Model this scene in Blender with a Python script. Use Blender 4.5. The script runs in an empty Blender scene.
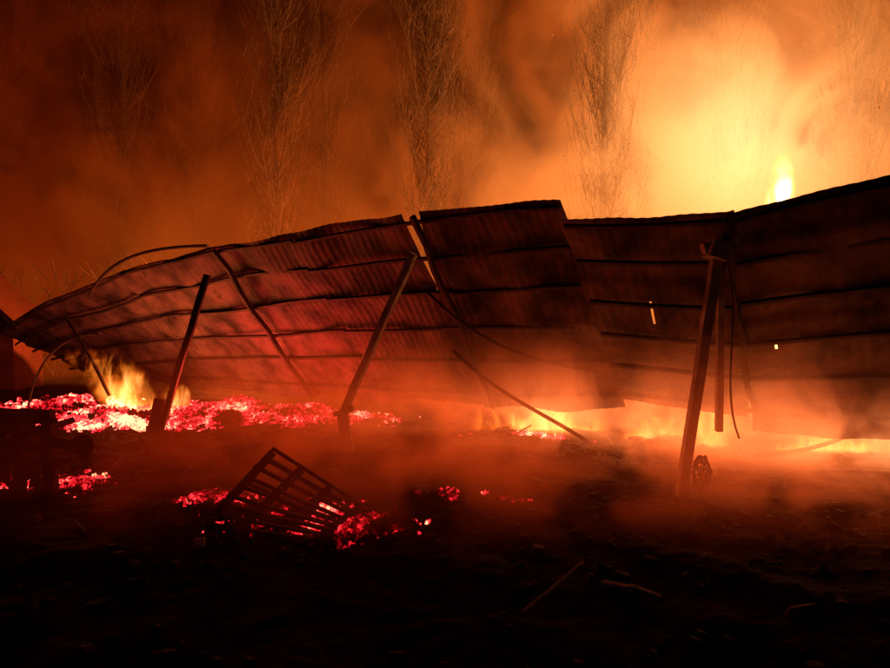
import bpy, math, random
from mathutils import Vector, noise
random.seed(7)
R=random.random
def U(a,b): return a+(b-a)*R()
sc=bpy.context.scene
sc.view_settings.view_transform='Standard'
sc.view_settings.look='None'
sc.view_settings.exposure=0
col=sc.collection

# ---------------------------------------------------------------- helpers
class MB:
    def __init__(s): s.v=[]; s.f=[]
    def beam(s,p0,p1,w,h,up=Vector((0,0,1)),rough=0.0):
        p0=Vector(p0);p1=Vector(p1);d=(p1-p0)
        L=d.length
        if L<1e-5:return
        d/=L
        if abs(d.dot(up))>.97: up=Vector((0,1,0))
        a=d.cross(up).normalized();b=a.cross(d).normalized()
        n=max(1,int(L/0.35)) if rough>0 else 1
        base=len(s.v)
        for i in range(n+1):
            c=p0+d*(L*i/n)
            if rough>0: c=c+Vector((U(-1,1),U(-1,1),U(-1,1)))*rough
            k=1+ (U(-1,1)*rough*4 if rough>0 else 0)
            for sa,sb in((-1,-1),(1,-1),(1,1),(-1,1)):
                s.v.append(c+a*(sa*w/2*k)+b*(sb*h/2*k))
        for i in range(n):
            q=base+4*i
            for j in range(4):
                s.f.append((q+j,q+(j+1)%4,q+4+(j+1)%4,q+4+j))
        s.f.append((base,base+3,base+2,base+1))
        q=base+4*n
        s.f.append((q,q+1,q+2,q+3))
    def tube(s,pts,rad,n=6):
        base=len(s.v);pts=[Vector(p) for p in pts]
        for i,p in enumerate(pts):
            d=(pts[min(i+1,len(pts)-1)]-pts[max(i-1,0)])
            if d.length<1e-6:d=Vector((0,0,1))
            d.normalize()
            up=Vector((0,0,1)) if abs(d.z)<.95 else Vector((1,0,0))
            a=d.cross(up).normalized();b=a.cross(d)
            for j in range(n):
                t=2*math.pi*j/n
                s.v.append(p+(a*math.cos(t)+b*math.sin(t))*rad[i])
        for i in range(len(pts)-1):
            for j in range(n):
                s.f.append((base+i*n+j,base+i*n+(j+1)%n,base+(i+1)*n+(j+1)%n,base+(i+1)*n+j))
        s.f.append(tuple(base+j for j in range(n))[::-1])
        s.f.append(tuple(base+(len(pts)-1)*n+j for j in range(n)))
    def chunk(s,c,sx,sy,sz,rot=None):
        c=Vector(c);base=len(s.v)
        rot=U(0,math.pi) if rot is None else rot
        t=U(-.5,.5)
        cr,sr=math.cos(rot),math.sin(rot)
        for z in(-1,1):
            for a in range(5):
                th=a*2*math.pi/5+U(-.25,.25)
                k=U(.7,1.1)*(1 if z<0 else .75)
                x=math.cos(th)*sx*k;y=math.sin(th)*sy*k
                s.v.append(c+Vector((x*cr-y*sr,x*sr+y*cr,z*sz*U(.6,1)+x*t)))
        for a in range(5):
            b=(a+1)%5
            s.f.append((base+a,base+b,base+5+b,base+5+a))
        s.f.append(tuple(base+a for a in range(5))[::-1])
        s.f.append(tuple(base+5+a for a in range(5)))
    def obj(s,name,mat,parent=None,smooth=False):
        me=bpy.data.meshes.new(name)
        me.from_pydata([tuple(v) for v in s.v],[],s.f);me.update()
        if smooth:
            for p in me.polygons:p.use_smooth=True
        me.materials.append(mat)
        o=bpy.data.objects.new(name,me);col.objects.link(o)
        if parent:o.parent=parent
        return o
def empty(name):
    o=bpy.data.objects.new(name,None);col.objects.link(o);return o

class NT:
    def __init__(s,mat):
        s.t=mat.node_tree;s.t.nodes.clear()
        s.out=s.t.nodes.new('ShaderNodeOutputMaterial')
    def n(s,typ,**kw):
        x=s.t.nodes.new(typ)
        for k,v in kw.items():setattr(x,k,v)
        return x
    def put(s,sock,v):
        if isinstance(v,bpy.types.NodeSocket): s.t.links.new(v,sock)
        else: sock.default_value=v
    def m(s,op,a,b=0.0,c=None,clamp=False):
        x=s.n('ShaderNodeMath',operation=op,use_clamp=clamp)
        s.put(x.inputs[0],a);s.put(x.inputs[1],b)
        if c is not None:s.put(x.inputs[2],c)
        return x.outputs[0]
    def vm(s,op,a,b):
        x=s.n('ShaderNodeVectorMath',operation=op)
        s.put(x.inputs[0],a);s.put(x.inputs[1],b)
        return x.outputs[1] if op in('DISTANCE','LENGTH','DOT_PRODUCT') else x.outputs[0]
    def coord(s): return s.n('ShaderNodeTexCoord').outputs['Object']
    def noise(s,vec,scale,detail=4,rough=.55,dist=0.0):
        x=s.n('ShaderNodeTexNoise');s.put(x.inputs['Vector'],vec)
        x.inputs['Scale'].default_value=scale;x.inputs['Detail'].default_value=detail
        x.inputs['Roughness'].default_value=rough;x.inputs['Distortion'].default_value=dist
        return x.outputs['Fac']
    def ramp(s,f,stops):
        x=s.n('ShaderNodeValToRGB');s.put(x.inputs[0],f)
        cr=x.color_ramp
        while len(cr.elements)<len(stops):cr.elements.new(.5)
        for e,(p,c) in zip(cr.elements,stops):
            e.position=p;e.color=(*c,1) if len(c)==3 else c
        return x.outputs[0]
    def smooth(s,v,a,b,lo=0.,hi=1.):
        x=s.n('ShaderNodeMapRange',interpolation_type='SMOOTHSTEP')
        s.put(x.inputs[0],v)
        for i,q in zip((1,2,3,4),(a,b,lo,hi)):x.inputs[i].default_value=q
        return x.outputs[0]
    def xyz(s,v):
        x=s.n('ShaderNodeSeparateXYZ');s.put(x.inputs[0],v);return x.outputs
    def comb(s,a,b,c):
        x=s.n('ShaderNodeCombineXYZ')
        for i,q in enumerate((a,b,c)):s.put(x.inputs[i],q)
        return x.outputs[0]
def mat(name):
    m=bpy.data.materials.new(name);m.use_nodes=True
    return m,NT(m)

def surf(name,c0,c1,scale,rough=.8,metal=0.,bump=.4,bscale=None,c2=None,spec=.3,stretch=(1,1,1)):
    m,t=mat(name)
    co=t.vm('MULTIPLY',t.coord(),stretch)
    f=t.noise(co,scale,4,.65)
    st=[(.35,c0),(.65,c1)]
    if c2:st.append((.78,c2))
    c=t.ramp(f,st)
    b=t.n('ShaderNodeBsdfPrincipled')
    t.put(b.inputs['Base Color'],c)
    b.inputs['Roughness'].default_value=rough;b.inputs['Metallic'].default_value=metal
    b.inputs['Specular IOR Level'].default_value=spec
    if bump>0:
        bp=t.n('ShaderNodeBump');bp.inputs['Strength'].default_value=bump;bp.inputs['Distance'].default_value=.03
        t.put(bp.inputs['Height'],t.noise(co,bscale or scale*5,3,.6))
        t.t.links.new(bp.outputs[0],b.inputs['Normal'])
    t.t.links.new(b.outputs[0],t.out.inputs['Surface'])
    return m

M_sheet=surf('burnt_galvanised_sheet',(.03,.024,.023),(.23,.17,.15),2.0,.65,.2,.25,c2=(.035,.028,.027),stretch=(1,1,.6))
M_steel=surf('sooty_steel',(.03,.025,.022),(.09,.07,.06),3,.6,.3,.3)
M_post=surf('scorched_post',(.16,.15,.14),(.42,.39,.37),5,.55,.2,.3)
M_char=surf('charred_wood',(.012,.011,.010),(.045,.038,.032),14,.75,0,.9)
M_ground=surf('burnt_ground',(.006,.005,.005),(.030,.024,.020),3.5,.95,0,1.0,bscale=22,c2=(.065,.055,.048),spec=.1)
M_bark=surf('poplar_bark',(.14,.105,.07),(.30,.23,.15),6,.85,0,0)
M_leaf=surf('dry_leaf',(.12,.09,.045),(.28,.19,.09),3,.8,0,0)
M_ash=surf('pale_ash_board',(.30,.27,.25),(.60,.58,.55),14,.85,0,.8)
M_wall=surf('barn_cladding',(.16,.05,.03),(.24,.08,.05),2,.7,0,.2)

# ---------------------------------------------------------------- ground (one sheet)
def gh(x,y):
    f=1/(1+max(0,math.hypot(x,y-7)-14)*.1)
    h=.06*noise.noise(Vector((x*.6,y*.6,0)))+.07*noise.noise(Vector((x*1.9,y*1.9,3)))
    h+=.04*abs(noise.noise(Vector((x*5,y*5,7))))+.018*noise.noise(Vector((x*12,y*12,1)))
    return h*f
def axis(lo,hi,step,far0,far1):
    a=[lo+i*step for i in range(int((hi-lo)/step)+1)]
    s=step;x=a[-1]
    while x<far1: s*=1.22;x+=s;a.append(x)
    s=step;x=lo;b=[]
    while x>far0: s*=1.22;x-=s;b.append(x)
    return b[::-1]+a
xs=axis(-9,9,.05,-400,400);ys=axis(2.4,13,.05,-300,700)
g=MB()
for y in ys:
    for x in xs: g.v.append((x,y,gh(x,y)))
nx=len(xs)
for j in range(len(ys)-1):
    for i in range(nx-1):
        q=j*nx+i;g.f.append((q,q+1,q+nx+1,q+nx))
g.obj('ground',M_ground,smooth=True)

# ---------------------------------------------------------------- collapsed shed
shed=empty('collapsed_shed')
N=Vector((.55,.835,0));Uv=Vector((.835,-.55,0))
Mn=Vector((-.55*.754,-.835*.754,-.656))
TOP=[(-3.6,.75),(-3.28,1.3),(-2.88,1.79),(-2.16,2.34),(-1.67,2.57),(-1.2,2.70),(-.768,2.80),(-.298,2.80),(0,2.72)]
TOPR=[(-.4,2.60),(-.298,2.58),(.09,2.50),(.387,2.72),(.95,3.05)]
BOT=[(-3.6,.05),(-2.16,.18),(-1.67,.2),(-.768,.32),(-.298,.43),(.09,.36),(.387,.42),(.95,.45)]
def lerp(tab,t):
    if t<=tab[0][0]:return tab[0][1]
    for (a,x),(b,y) in zip(tab,tab[1:]):
        if t<=b:
            k=(t-a)/(b-a);return x+(y-x)*k
    return tab[-1][1]
def roof(t,v,off=0.,right=False,push=0.):
    q=Vector((2.14+3.34*t,6-2.2*t,0))
    zt=lerp(TOPR if right else TOP,t);zb=lerp(BOT,t)
    wd=2.0
    p=q+N*(wd*v);p.z=zt+(zb-zt)*v
    sag=.09*math.sin(math.pi*v)*noise.noise(Vector((t*1.3,v*1.2,4)))+.05*noise.noise(Vector((t*2.5,v*3,9)))
    return p+Mn*(off+sag+push)
def sheet(name,t0,t1,v0=0.,v1=1.,right=False,push=0.,holes=(),wl=0.,wr=0.,ragged=0.0,phase=0.):
    b=MB();L=(t1-t0)*4.0;step=.0225
    ni=int(L/step);nj=50
    P=.11
    for j in range(nj+1):
        for i in range(ni+1):
            v=v0+(v1-v0)*j/nj
            ta=t0+wl*max(0,1-v/.42);tb=t1+wr*max(0,(v-.6)/.4)
            t=ta+(tb-ta)*i/ni
            s=t*4.0+.02*v
            ph=(s/P)%1
            prof=.5-.5*math.cos(2*math.pi*ph)
            vv=v+(ragged*noise.noise(Vector((s*.9,2,0)))*(j/nj)**3)
            lap=-.035*(((v*2.9+phase)%1.0))
            amp=.012*(.6+.6*noise.noise(Vector((s*.5,v*2,8))))
            b.v.append(roof(t,vv,-.03-prof*amp+lap,right,push+.07*noise.noise(Vector((s*.8,v*2.6,2)))+.035*noise.noise(Vector((s*2.2,v*7,5)))))
    for j in range(nj):
        for i in range(ni):
            s=(t0+(t1-t0)*(i+.5)/ni);v=v0+(v1-v0)*(j+.5)/nj
            if any(abs(s-h[0])<h[2] and abs(v-h[1])<h[3] for h in holes):continue
            q=j*(ni+1)+i
            b.f.append((q,q+1,q+ni+2,q+ni+1))
    return b.obj(name,M_sheet,shed,smooth=True)
sheet('roof_sheet_1',-2.25,-.795,ragged=.10)
sheet('roof_sheet_2',-3.34,-2.22,push=-.04,ragged=.12,phase=.3)
sheet('roof_sheet_3',-.80,-.298,ragged=.06,wl=.065,push=.03,phase=.5)
sheet('roof_sheet_4',-.31,.10,v1=.97,right=True,push=-.03,holes=((-.13,.42,.0028,.05),),ragged=.05,phase=.2,wr=-.045)
sheet('roof_sheet_5',.085,.93,right=True,v1=1.02,push=.03,ragged=.03,holes=((.155,.57,.003,.011),(.285,.36,.003,.011)),phase=.7)
# purlins and rafters
b=MB()
for v in(.03,.19,.36,.53,.71,.90):
    for (a,c,rt) in((-3.34,-2.3,0),(-2.3,-1.25,0),(-1.25,-.31,0),(-.29,.09,1),(.09,.92,1)):
        n=max(2,int((c-a)/.06));prev=None
        o1=U(-.012,.012)
        for i in range(n+1):
            t=a+(c-a)*i/n
            p=roof(t,v+o1+.016*noise.noise(Vector((t*2.2,v*9,1))),-.005+.02*noise.noise(Vector((t*2,v*7,5))),bool(rt))
            if prev is not None:b.beam(prev,p,.035,.045,up=Mn)
            prev=p
b.obj('purlins',M_steel,shed)
b=MB()
for t,rt in((-1.62,0),(-.745,0),(.085,1)):
    pr=None
    for i in range(9):
        p=roof(t+.008*math.sin(i*2),.0+i/8*.97,.06,bool(rt))
        if pr is not None:b.beam(pr,p,.05,.07,up=Mn)
        pr=p
b.obj('rafters',M_steel,shed)
# posts
b=MB()
b.beam((2.12,5.98,-.1),(2.42,5.93,2.30),.085,.09,rough=.006)
b.beam((2.42,5.9,2.30),(2.37,5.9,2.15),.2,.16)
b.beam((2.52,6.12,2.42),(2.60,6.3,.55),.06,.06)
b.beam((2.28,5.93,2.24),(2.60,5.95,2.33),.08,.09)
b.obj('post_1',M_post,shed)
b=MB()
b.beam((-1.18,8.15,-.1),(-1.27,8.2,.44),.13,.13,rough=.008)
b.beam((-1.26,8.2,.42),(-.37,7.85,2.36),.085,.08,rough=.006)
b.beam((-1.36,8.15,.42),(-1.12,8.15,.5),.16,.05)
b.obj('post_2',M_post,shed)
b=MB()
b.beam((-4.06,9.4,-.1),(-3.36,9.45,2.2),.09,.08,rough=.006)
b.beam((-4.12,9.38,.0),(-4.02,9.4,.45),.13,.13,rough=.01)
b.obj('post_3',M_steel,shed)
# bent loose members
b=MB()
def bez(p0,p1,p2,p3,r,n=14):
    pts=[]
    p0,p1,p2,p3=map(Vector,(p0,p1,p2,p3))
    for i in range(n+1):
        t=i/n;pts.append(p0*(1-t)**3+p1*3*t*(1-t)**2+p2*3*t*t*(1-t)+p3*t**3)
    b.tube(pts,[r]*(n+1),6)
bez((-5.9,11.1,1.95),(-5.4,10.8,2.62),(-4.4,10.2,2.66),(-3.4,9.6,2.62),.026)
bez((-.2,8.0,1.9),(.5,8.2,1.2),(1.2,8.3,1.0),(2.3,8.0,.9),.022)
bez((.1,8.3,1.2),(.7,8.3,.6),(1.2,8.2,.45),(1.75,7.9,.1),.025)
bez((-6.2,10.9,1.6),(-5.9,10.8,1.2),(-5.6,10.6,.9),(-5.3,10.5,.35),.03)
bez((3.3,7.1,.14),(3.8,7.0,.2),(4.1,7.2,.22),(4.7,7.6,.3),.025)
bez((3.4,6.6,.08),(4.0,6.6,.12),(4.4,6.5,.1),(5.2,6.4,.08),.02)
bez((2.46,5.9,2.2),(2.7,6.0,1.7),(2.5,6.1,1.0),(2.75,6.2,.5),.010)
bez((-6.9,11.0,.1),(-7.0,11.4,.9),(-6.6,11.6,1.3),(-5.8,11.2,1.3),.02)
b.obj('bent_members',M_steel,shed)
# wire basket hanging on near post
b=MB()
c=Vector((2.27,5.86,.26))
for k in range(7):
    th=k*math.pi/7
    pts=[c+Vector((math.cos(a)*math.cos(th)*.08+U(-.02,.02),math.cos(a)*math.sin(th)*.07,math.sin(a)*.15+U(-.02,.02))) for a in [i*2*math.pi/12 for i in range(13)]]
    b.tube(pts,[.006]*13,4)
for z in(-.1,-.05,0,.05,.1):
    r=math.sqrt(max(0,1-(z/.15)**2))
    pts=[c+Vector((math.cos(a)*.08*r,math.sin(a)*.07*r,z+U(-.02,.02))) for a in [i*2*math.pi/12 for i in range(13)]]
    b.tube(pts,[.006]*13,4)
b.obj('wire_basket',M_steel,shed)

# neighbouring barn behind left
barn=empty('red_barn')
b=MB()
x0,x1,y0,y1=-14.5,-9.0,13.9,14.9
e=1.35
b.v+= [(x0,y0,0),(x1,y0,0),(x1,y0,e),(x0,y0,e),(x0,y1,0),(x1,y1,0),(x1,y1,e),(x0,y1,e),((x0+x1)/2,y0,e+2.6),((x0+x1)/2,y1,e+2.6)]
b.f+=[(0,1,2,8,3),(4,7,9,6,5),(1,5,6,2),(0,3,7,4)]
b.obj('walls',M_wall,barn)
b=MB()
mx=(x0+x1)/2
for sgn,xe in((1,x1+.3),(-1,x0-.3)):
    b.beam((mx+sgn*.0,(y0+y1)/2,e+2.72),(xe,(y0+y1)/2,e-.1),y1-y0+.3,.08,up=Vector((0,0,1)))
b.obj('roof',M_wall,barn)
b=MB()
b.beam((mx,y0-.03,0),(mx,y0-.03,1.7),1.6,.06,up=Vector((0,1,0)))
b.obj('door',M_char,barn)

# ---------------------------------------------------------------- embers
def ember_mat(name,gain,thr):
    m,t=mat(name)
    co=t.coord()
    big=t.noise(co,1.5,4,.65)
    fine=t.noise(co,15,4,.7,.6)
    f=t.m('ADD',t.m('MULTIPLY',big,1.7),fine)
    h=t.smooth(f,thr,thr+.5)
    h2=t.m('POWER',h,2.0)
    c=t.ramp(h,[(0,(.0,.0,.0)),(.2,(.30,.0,.003)),(.5,(1,.008,.02)),(.85,(1,.05,.05)),(1,(1,.30,.14))])
    e=t.n('ShaderNodeEmission');t.put(e.inputs[0],c);t.put(e.inputs[1],t.m('MULTIPLY',t.m('ADD',h2,.12),gain))
    d=t.n('ShaderNodeBsdfDiffuse');d.inputs[0].default_value=(.02,.018,.016,1)
    a=t.n('ShaderNodeAddShader')
    t.t.links.new(e.outputs[0],a.inputs[0]);t.t.links.new(d.outputs[0],a.inputs[1])
    t.t.links.new(a.outputs[0],t.out.inputs['Surface'])
    m.cycles.emission_sampling='NONE'
    return m
ME_hot=ember_mat('glowing_embers_hot',4.4,1.10)
ME_mid=ember_mat('glowing_embers',2.8,1.20)
def embers(blobs,n,m,hgt=.10,sz=(.02,.07)):
    b=MB()
    for (cx,cy,rx,ry,w) in blobs:
        for i in range(int(n*w)):
            a=U(0,2*math.pi);rr=abs(random.gauss(0,.5))
            if rr>1.6:continue
            x=cx+math.cos(a)*rx*rr;y=cy+math.sin(a)*ry*rr
            if noise.noise(Vector((x*2.2,y*2.2,5)))<-.22:continue
            z=gh(x,y)+hgt*max(0,1-rr)*R()+.01
            s=U(*sz)
            b.chunk((x,y,z),s*U(.8,2.4),s*U(.4,1),s*U(.4,.8))
    return b.obj('ember_pile',m)
embers([(-4.3,10.8,2.0,.9,2.0),(-3.4,11.0,1.2,.7,1.8),(-2.0,10.2,1.2,.45,1.5),(-3.0,10.3,1.0,.4,1.0),(-5.0,9.8,.9,.4,.9),(-3.2,9.8,1.6,.3,.7),(-6.5,11.6,1.0,.9,.7)],2300,ME_hot,.20,(.010,.045))
embers([(-7.2,11.2,1.2,1.4,.6),(-6.9,10.4,.6,.3,.3),(-6.0,10.0,.5,.2,.2)],900,ME_hot,.1)
embers([(-2.05,5.85,.34,.28,.7),(-1.15,5.4,.65,.38,1.7),(-.70,5.2,.42,.28,1.1),(-.85,4.75,.22,.08,.35)],1100,ME_mid,.08,(.006,.026))
embers([(.1,6.0,.3,.14,.6),(.55,5.9,.15,.06,.15)],900,ME_mid,.05,(.008,.028))
embers([(-3.85,6.5,.55,.35,1.0)],800,ME_mid,.05,(.008,.028))
embers([(1.2,8.8,.8,.15,.35)],800,ME_hot,.04,(.01,.03))

# ---------------------------------------------------------------- pallet
pal=empty('burnt_pallet')
A=Vector((-1.40,5.4,.56));B=Vector((-1.86,5.1,.05));C=Vector((-.66,5.42,.08));D=Vector((-.92,4.8,.03))
def pq(u,v,o=0): 
    p=A.lerp(B,u).lerp(C.lerp(D,u),v);return p+Vector((.35,-.25,.9))*o
b=MB()
for i in range(9):
    u=i/8+U(-.012,.012)
    e=1 if i%3!=1 else U(.7,.92)
    b.beam(pq(u,-.02,.0),pq(u+U(-.02,.02),e,.0),U(.035,.048),.02,rough=.007)
b.obj('top_slats',M_char,pal)
b=MB()
for v in(0,.3,.62,.95):
    b.beam(pq(-.03,v,-.045),pq(1.03,v,-.045),.04,.06,rough=.004)
b.obj('stringers',M_char,pal)
b=MB()
for i in range(4):
    u=i/3;b.beam(pq(u,.02,-.09),pq(u,.9,-.09),.05,.02,rough=.004)
b.obj('bottom_slats',M_char,pal)

# ---------------------------------------------------------------- burnt cart at left
wag=empty('burnt_farm_cart');wag.location=(.34,0,0)
b=MB()
for z in(.34,.45,.56,.67):
    b.beam((-5.3,6.3,z),(-3.85+U(-.16,.10),6.1,z+U(-.03,.03)),.07,.05,rough=.014)
for x in(-4.9,-4.3,-3.98):
    b.beam((x,6.15,.0),(x+U(-.05,.06),6.15,.78+U(-.1,.08)),.09,.09,rough=.014)
b.beam((-5.2,6.1,.78),(-4.05,6.1,.74),.3,.06,rough=.02)
b.beam((-5.2,6.35,.15),(-4.02,6.35,.62),.5,.06,rough=.01)
b.beam((-4.0,6.1,.52),(-3.60,6.05,.40),.07,.07,rough=.01)
for i in range(60):
    b.chunk((U(-5,-3.9),U(6.0,6.5),U(.02,.6)),U(.03,.10),U(.03,.08),U(.02,.06))
b.obj('frame',M_char,wag)
b=MB()
for cx,cz in((-3.66,.46),(-4.15,.22)):
    b.tube([(cx,6.0,cz),(cx,6.14,cz)],[.07,.07],12)
    for k in range(14):
        a0=k*2*math.pi/14;a1=(k+1)*2*math.pi/14;rr=.08 if cx>-4 else .22
        b.beam((cx+rr*math.cos(a0),6.07,cz+rr*math.sin(a0)),(cx+rr*math.cos(a1),6.07,cz+rr*math.sin(a1)),.05,.03,up=Vector((0,1,0)))
b.obj('wheels',M_char,wag)

# ---------------------------------------------------------------- debris
b=MB()
for i in range(3600):
    x=U(-7,8);y=U(3.0,10.5)
    if R()<.55: x=random.gauss(0,3.2);y=random.gauss(7,1.6)
    if y<2.8:continue
    if noise.noise(Vector((x*.9,y*.9,12)))<-.1:continue
    s=U(.008,.045)*(1 if R()<.93 else 1.8);b.chunk((x,y,gh(x,y)+s*.3),s*U(.8,2),s,s*U(.4,.9))
for i in range(110):
    x=U(-6.5,6.5);y=U(4.6,10);a=U(0,math.pi);L=U(.12,.5)
    z=gh(x,y)+.02
    b.beam((x,y,z),(x+math.cos(a)*L,y+math.sin(a)*L,z+U(-.02,.07)),U(.015,.04),U(.01,.025),rough=.006)
b.obj('charred_debris',M_char)
b=MB();b.beam((.42,3.55,.07),(.86,4.12,.12),.016,.012,rough=.005);b.obj('broken_stick',M_ash)
b=MB();b.beam((.95,3.98,.06),(1.10,3.87,.07),.05,.02,rough=.008);b.beam((1.10,3.87,.07),(1.24,3.80,.05),.04,.02,rough=.008);b.obj('ash_covered_board',M_ash)
b=MB();b.chunk((-1.75,4.7,.05),.06,.05,.03);b.obj('ash_lump',M_ash)
b=MB();b.chunk((1.75,4.4,.05),.06,.03,.03);b.obj('ash_lump',M_ash)

# ---------------------------------------------------------------- poplars
def poplar(h,seed,wid):
    random.seed(seed);b=MB();lf=MB()
    top=Vector((U(-.3,.3),U(-.3,.3),h))
    b.tube([(0,0,-.2),(0.03,0,h*.3),tuple(top*.6),tuple(top)],[.15,.10,.06,.02],7)
    for i in range(300):
        z0=.6+(h-1.5)*(i/300)**.9
        a=U(0,2*math.pi);k=z0/h
        out=wid*(.35+.65*math.sin(math.pi*min(1,k*.8+.15)))*U(.3,1.25)
        L=U(1.6,3.9)*(1-.4*k)
        p0=Vector((top.x*k,top.y*k,z0));dr=Vector((math.cos(a),math.sin(a),0))
        pts=[p0,p0+dr*out*.5+Vector((0,0,L*.22)),p0+dr*out*.85+Vector((U(-.1,.1),U(-.1,.1),L*.6)),p0+dr*out+Vector((U(-.15,.15),U(-.15,.15),L))]
        b.tube(pts,[.018,.012,.008,.004],3)
        for q in range(9):
            s=U(.15,1)*2.999;ii=int(s);p=pts[ii].lerp(pts[ii+1],s-ii)
            e=p+Vector((U(-.25,.25),U(-.25,.25),U(.2,.8)))
            b.tube([p,p.lerp(e,.5)+Vector((U(-.04,.04),U(-.04,.04),0)),e],[.008,.006,.003],3)
            for w in range(3):
                c=p.lerp(e,R());t=U(.012,.032)
                n=len(lf.v);d1=Vector((U(-1,1),U(-1,1),U(-1,1)))*t;d2=Vector((U(-1,1),U(-1,1),U(-1,1)))*t
                lf.v+=[c-d1,c+d2,c+d1,c-d2];lf.f.append((n,n+1,n+2,n+3))
    nb=len(b.f);off=len(b.v)
    me=bpy.data.meshes.new('poplar_mesh')
    me.from_pydata([tuple(v) for v in b.v+lf.v],[],b.f+[tuple(i+off for i in f) for f in lf.f]);me.update()
    me.materials.append(M_bark);me.materials.append(M_leaf)
    for p in me.polygons:
        if p.index>=nb:p.material_index=1
    return me
meshes=[poplar(15,11,1.05),poplar(17,22,1.2),poplar(14,33,1.0)]
random.seed(5)
for i,(x,y,s) in enumerate([(-13.5,20,.95),(-9.3,19,1.0),(-7.6,20.5,.9),(-4.2,16.7,.9),(-3.2,18.5,.95),(-.35,16.7,.9),(1.0,20,.9),(4.1,17.2,.95),(5.0,19,1.0),(8.6,20.5,1.0),(10.0,16.6,.9),(11.6,17.5,1.0),(15.8,21,1.0),(-17,21,1),(19,21,1)]):
    o=bpy.data.objects.new('poplar_tree',meshes[i%3]);col.objects.link(o)
    o.location=(x,y,0);o.rotation_euler=(U(-.02,.02),U(-.02,.02),U(0,6.28));o.scale=(s,s,s*U(.95,1.08))
# undergrowth
b=MB()
for i in range(4500):
    x=U(-14,18);y=U(15.2,18.0);hmax=2.6+1.6*noise.noise(Vector((x*.35,1,1)))
    if -1<x<4:hmax+=1.2
    z=U(0,max(.8,hmax));a=U(0,6.28);L=U(.3,1.0)
    e=Vector((x+math.cos(a)*L*.6,y+math.sin(a)*L*.6,z+L*U(.2,1)))
    m_=Vector((x,y,z)).lerp(e,.5)+Vector((U(-.1,.1),U(-.1,.1),U(0,.15)))
    b.tube([(x,y,z),m_,e],[.014,.010,.003],3)
b.obj('hedge_undergrowth',M_bark)

# ---------------------------------------------------------------- flames (volumes)
def box_obj(name,lo,hi,m,loc=(0,0,0)):
    b=MB();x0,y0,z0=lo;x1,y1,z1=hi
    b.v=[(x0,y0,z0),(x1,y0,z0),(x1,y1,z0),(x0,y1,z0),(x0,y0,z1),(x1,y0,z1),(x1,y1,z1),(x0,y1,z1)]
    b.f=[(0,3,2,1),(4,5,6,7),(0,1,5,4),(1,2,6,5),(2,3,7,6),(3,0,4,7)]
    o=b.obj(name,m);o.location=loc;return o
def flame(name,loc,wx,wy,h,lean,gain,sc_,seed,step=1.5,gk=.42,bk=.12,amp=3.6,zk=.8,taper=0.):
    m,t=mat(name+'_fire')
    co=t.coord();X,Y,Z=t.xyz(co)
    zz=t.m('DIVIDE',Z,h)
    nv=t.noise(t.vm('ADD',t.vm('MULTIPLY',co,(1,1,.45)),(seed,0,0)),sc_,3,.6,.8)
    x2=t.m('SUBTRACT',X,t.m('MULTIPLY',Z,lean))
    rx=t.m('DIVIDE',x2,wx);ry=t.m('DIVIDE',Y,wy)
    r=t.m('SQRT',t.m('ADD',t.m('MULTIPLY',rx,rx),t.m('MULTIPLY',ry,ry)))
    if taper>0:
        r=t.m('MULTIPLY',r,t.m('ADD',1.0,t.m('MULTIPLY',t.m('POWER',zz,7.0),taper)))
    f=t.m('SUBTRACT',t.m('SUBTRACT',.85,t.m('MULTIPLY',r,.75)),t.m('MULTIPLY',zz,zk))
    f=t.m('ADD',f,t.m('MULTIPLY',t.m('SUBTRACT',nv,.5),amp))
    edge=t.m('SUBTRACT',1.0,t.smooth(r,.6,1.0));ez=t.m('SUBTRACT',1.0,t.smooth(zz,.8,1.0))
    f=t.m('MULTIPLY',t.m('MULTIPLY',t.m('MAXIMUM',f,0),edge),ez,clamp=True)
    gg=t.m('MULTIPLY',t.m('POWER',f,1.5),gk);bb=t.m('MULTIPLY',t.m('POWER',f,2.5),bk)
    e=t.n('ShaderNodeEmission');t.put(e.inputs[0],t.comb(f,gg,bb));e.inputs[1].default_value=gain
    t.t.links.new(e.outputs[0],t.out.inputs['Volume'])
    m.cycles.volume_step_rate=step;m.cycles.emission_sampling='NONE'
    lm=abs(lean)*h
    box_obj(name,(-wx-(lm if lean<0 else 0),-wy,0),(wx+(lm if lean>0 else 0),wy,h),m,loc)
flame('flame',(-4.95,10.9,.05),.62,.4,1.05,-.85,11,4.8,1.)
flame('flame',(-4.3,10.6,.05),.28,.3,.5,.1,10,6.,6.)
flame('flame',(1.35,9.25,.02),1.1,.3,.36,.0,14,4.0,3.)
flame('flame',(2.75,8.75,.02),.7,.25,.30,.0,12,5.0,13.)
flame('flame',(3.3,8.2,.02),.26,.25,.95,.0,12,4.5,9.)
flame('flame',(4.6,7.9,.02),.9,.25,.28,.0,10,5.0,17.)
flame('flame',(6.75,13.6,.0),.62,.45,5.05,.012,26,2.6,2.,1.0,.6,.40,3.6,.25,2.6)

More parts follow.
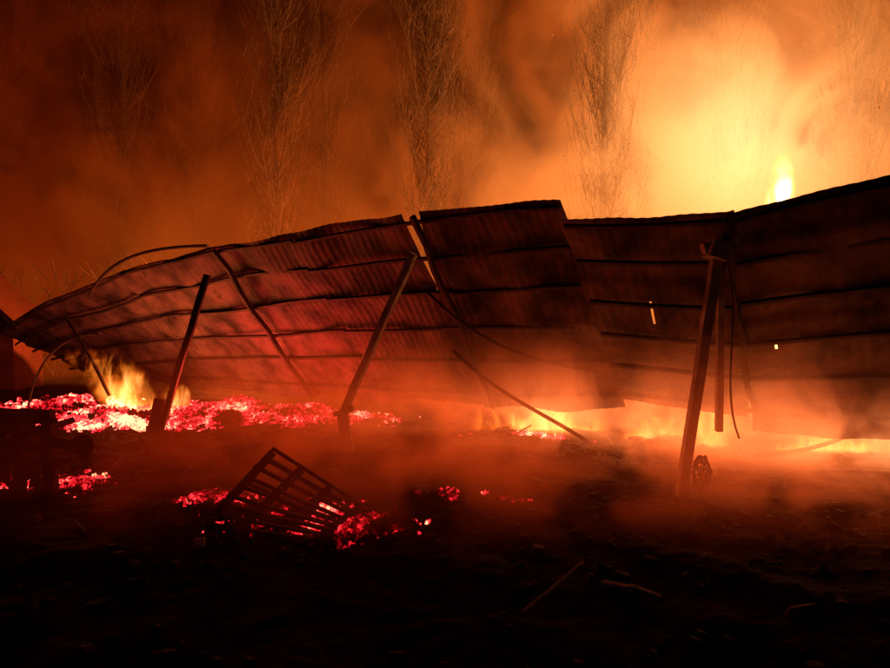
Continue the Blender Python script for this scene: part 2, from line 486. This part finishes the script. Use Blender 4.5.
# ---------------------------------------------------------------- smoke (firelit glow painted in as emission, no scattering)
def smoke(name,lo,hi,glow_centres,dens_scale,sigma,gain,step,kind):
    m,t=mat(name+'_glow_vol')
    co=t.coord();X,Y,Z=t.xyz(co)
    wv=t.vm('MULTIPLY',co,(1,1,.8))
    big=t.noise(wv,dens_scale,4 if kind=='back' else 3,.6,1.3 if kind=='back' else .8)
    L=0.0
    for (p,I,a) in glow_centres:
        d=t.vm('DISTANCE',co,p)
        L=t.m('ADD',L,t.m('DIVIDE',I,t.m('ADD',t.m('MULTIPLY',d,d),a)))  # painted firelight: fades with distance from each glow centre
    if kind=='back':
        off=t.m('ADD',t.smooth(X,-3,8,0,.085),t.smooth(Z,3,9,.08,-.05))
        dn=t.smooth(t.m('ADD',big,off),.44,.63,.03,1.)
        zf=t.smooth(Z,9,20,1.,.25)
        yf=t.smooth(Y,lo[1],lo[1]+1.2)
        dn=t.m('MULTIPLY',t.m('MULTIPLY',dn,zf),yf)
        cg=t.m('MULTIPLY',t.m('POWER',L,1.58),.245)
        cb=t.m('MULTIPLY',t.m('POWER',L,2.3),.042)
    else:
        dn=t.smooth(big,.40,.60,.05,1.)
        zf=t.smooth(Z,.1,1.6,1.,.0)
        xf=t.m('MULTIPLY',t.smooth(X,lo[0],lo[0]+2.5),t.smooth(X,hi[0]-1.0,hi[0],1.,0.))
        yf=t.m('MULTIPLY',t.smooth(Y,lo[1],lo[1]+2.0),t.smooth(Y,hi[1]-1.0,hi[1],1.,0.))
        dn=t.m('MULTIPLY',t.m('MULTIPLY',dn,zf),t.m('MULTIPLY',xf,yf))
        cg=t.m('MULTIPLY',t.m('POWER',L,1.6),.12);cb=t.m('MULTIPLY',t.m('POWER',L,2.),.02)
    e=t.n('ShaderNodeEmission');t.put(e.inputs[0],t.comb(L,cg,cb));t.put(e.inputs[1],t.m('MULTIPLY',dn,gain))  # smoke emits this glow itself, standing in for scattered firelight
    ab=t.n('ShaderNodeVolumeAbsorption');ab.inputs[0].default_value=(0,0,0,1);t.put(ab.inputs[1],t.m('MULTIPLY',dn,sigma))
    a=t.n('ShaderNodeAddShader')
    t.t.links.new(e.outputs[0],a.inputs[0]);t.t.links.new(ab.outputs[0],a.inputs[1])
    t.t.links.new(a.outputs[0],t.out.inputs['Volume'])
    m.cycles.volume_step_rate=step;m.cycles.emission_sampling='NONE'
    return box_obj(name,lo,hi,m)
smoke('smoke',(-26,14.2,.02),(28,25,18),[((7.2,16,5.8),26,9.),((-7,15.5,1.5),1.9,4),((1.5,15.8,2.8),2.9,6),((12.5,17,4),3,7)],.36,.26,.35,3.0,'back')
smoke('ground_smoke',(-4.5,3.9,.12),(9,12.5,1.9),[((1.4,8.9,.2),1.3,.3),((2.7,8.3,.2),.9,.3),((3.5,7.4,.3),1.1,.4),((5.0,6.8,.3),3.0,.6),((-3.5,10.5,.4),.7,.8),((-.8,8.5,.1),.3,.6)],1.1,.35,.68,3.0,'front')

# ---------------------------------------------------------------- fire light
def lamp(loc,power,c,rad=.3):
    l=bpy.data.lights.new('fire_light','POINT');l.energy=power;l.color=c;l.shadow_soft_size=rad
    l.cycles.max_bounces=1
    o=bpy.data.objects.new('fire_light',l);o.location=loc;col.objects.link(o)
RED=(1,.050,.024);ORG=(1,.18,.032);YEL=(1,.36,.08)
lamp((-4.9,10.6,.5),95,ORG)
lamp((-3.3,10.3,.35),105,RED,.35)
lamp((-1.9,9.9,.3),65,RED,.3)
lamp((1.5,9.4,.3),40,ORG)
lamp((2.9,8.9,.2),25,ORG)
lamp((4.6,7.6,.35),34,ORG)
lamp((6.9,13.9,4.4),2400,YEL,.6)
lamp((-4.0,13.9,1.6),1250,ORG,.6)
lamp((1.5,13.7,1.6),1300,ORG,.6)
lamp((-1.1,5.2,.3),2.5,RED,.2)
# sparks
m,t=mat('spark_glow');e=t.n('ShaderNodeEmission');e.inputs[0].default_value=(1,.2,.04,1);e.inputs[1].default_value=2
t.t.links.new(e.outputs[0],t.out.inputs['Surface']);m.cycles.emission_sampling='NONE'
b=MB()
for i in range(60):
    p=(random.gauss(11,4),U(15,19),U(5,11));b.chunk(p,.01,.01,.015)
b.obj('sparks',m)

# ---------------------------------------------------------------- night sky, moon
w=bpy.data.worlds.new('World');sc.world=w;w.use_nodes=True
nt=w.node_tree;bg=nt.nodes['Background']
sky=nt.nodes.new('ShaderNodeTexSky');sky.sky_type='NISHITA';sky.sun_disc=False
sky.sun_elevation=math.radians(-6);sky.sun_rotation=math.radians(200)
nt.links.new(sky.outputs[0],bg.inputs[0]);bg.inputs[1].default_value=.01
s=bpy.data.lights.new('sun','SUN');s.energy=.012;s.angle=math.radians(10);s.color=(1,.8,.75)
so=bpy.data.objects.new('sun',s);so.rotation_euler=(math.radians(50),0,math.radians(-20));col.objects.link(so)

cam=bpy.data.cameras.new('camera');cam.lens=27;cam.sensor_width=36;cam.clip_end=2000;cam.clip_start=.05
co=bpy.data.objects.new('camera',cam);co.location=(0,0,1.7);co.rotation_euler=(math.radians(90-2.06),0,0)
col.objects.link(co);sc.camera=co
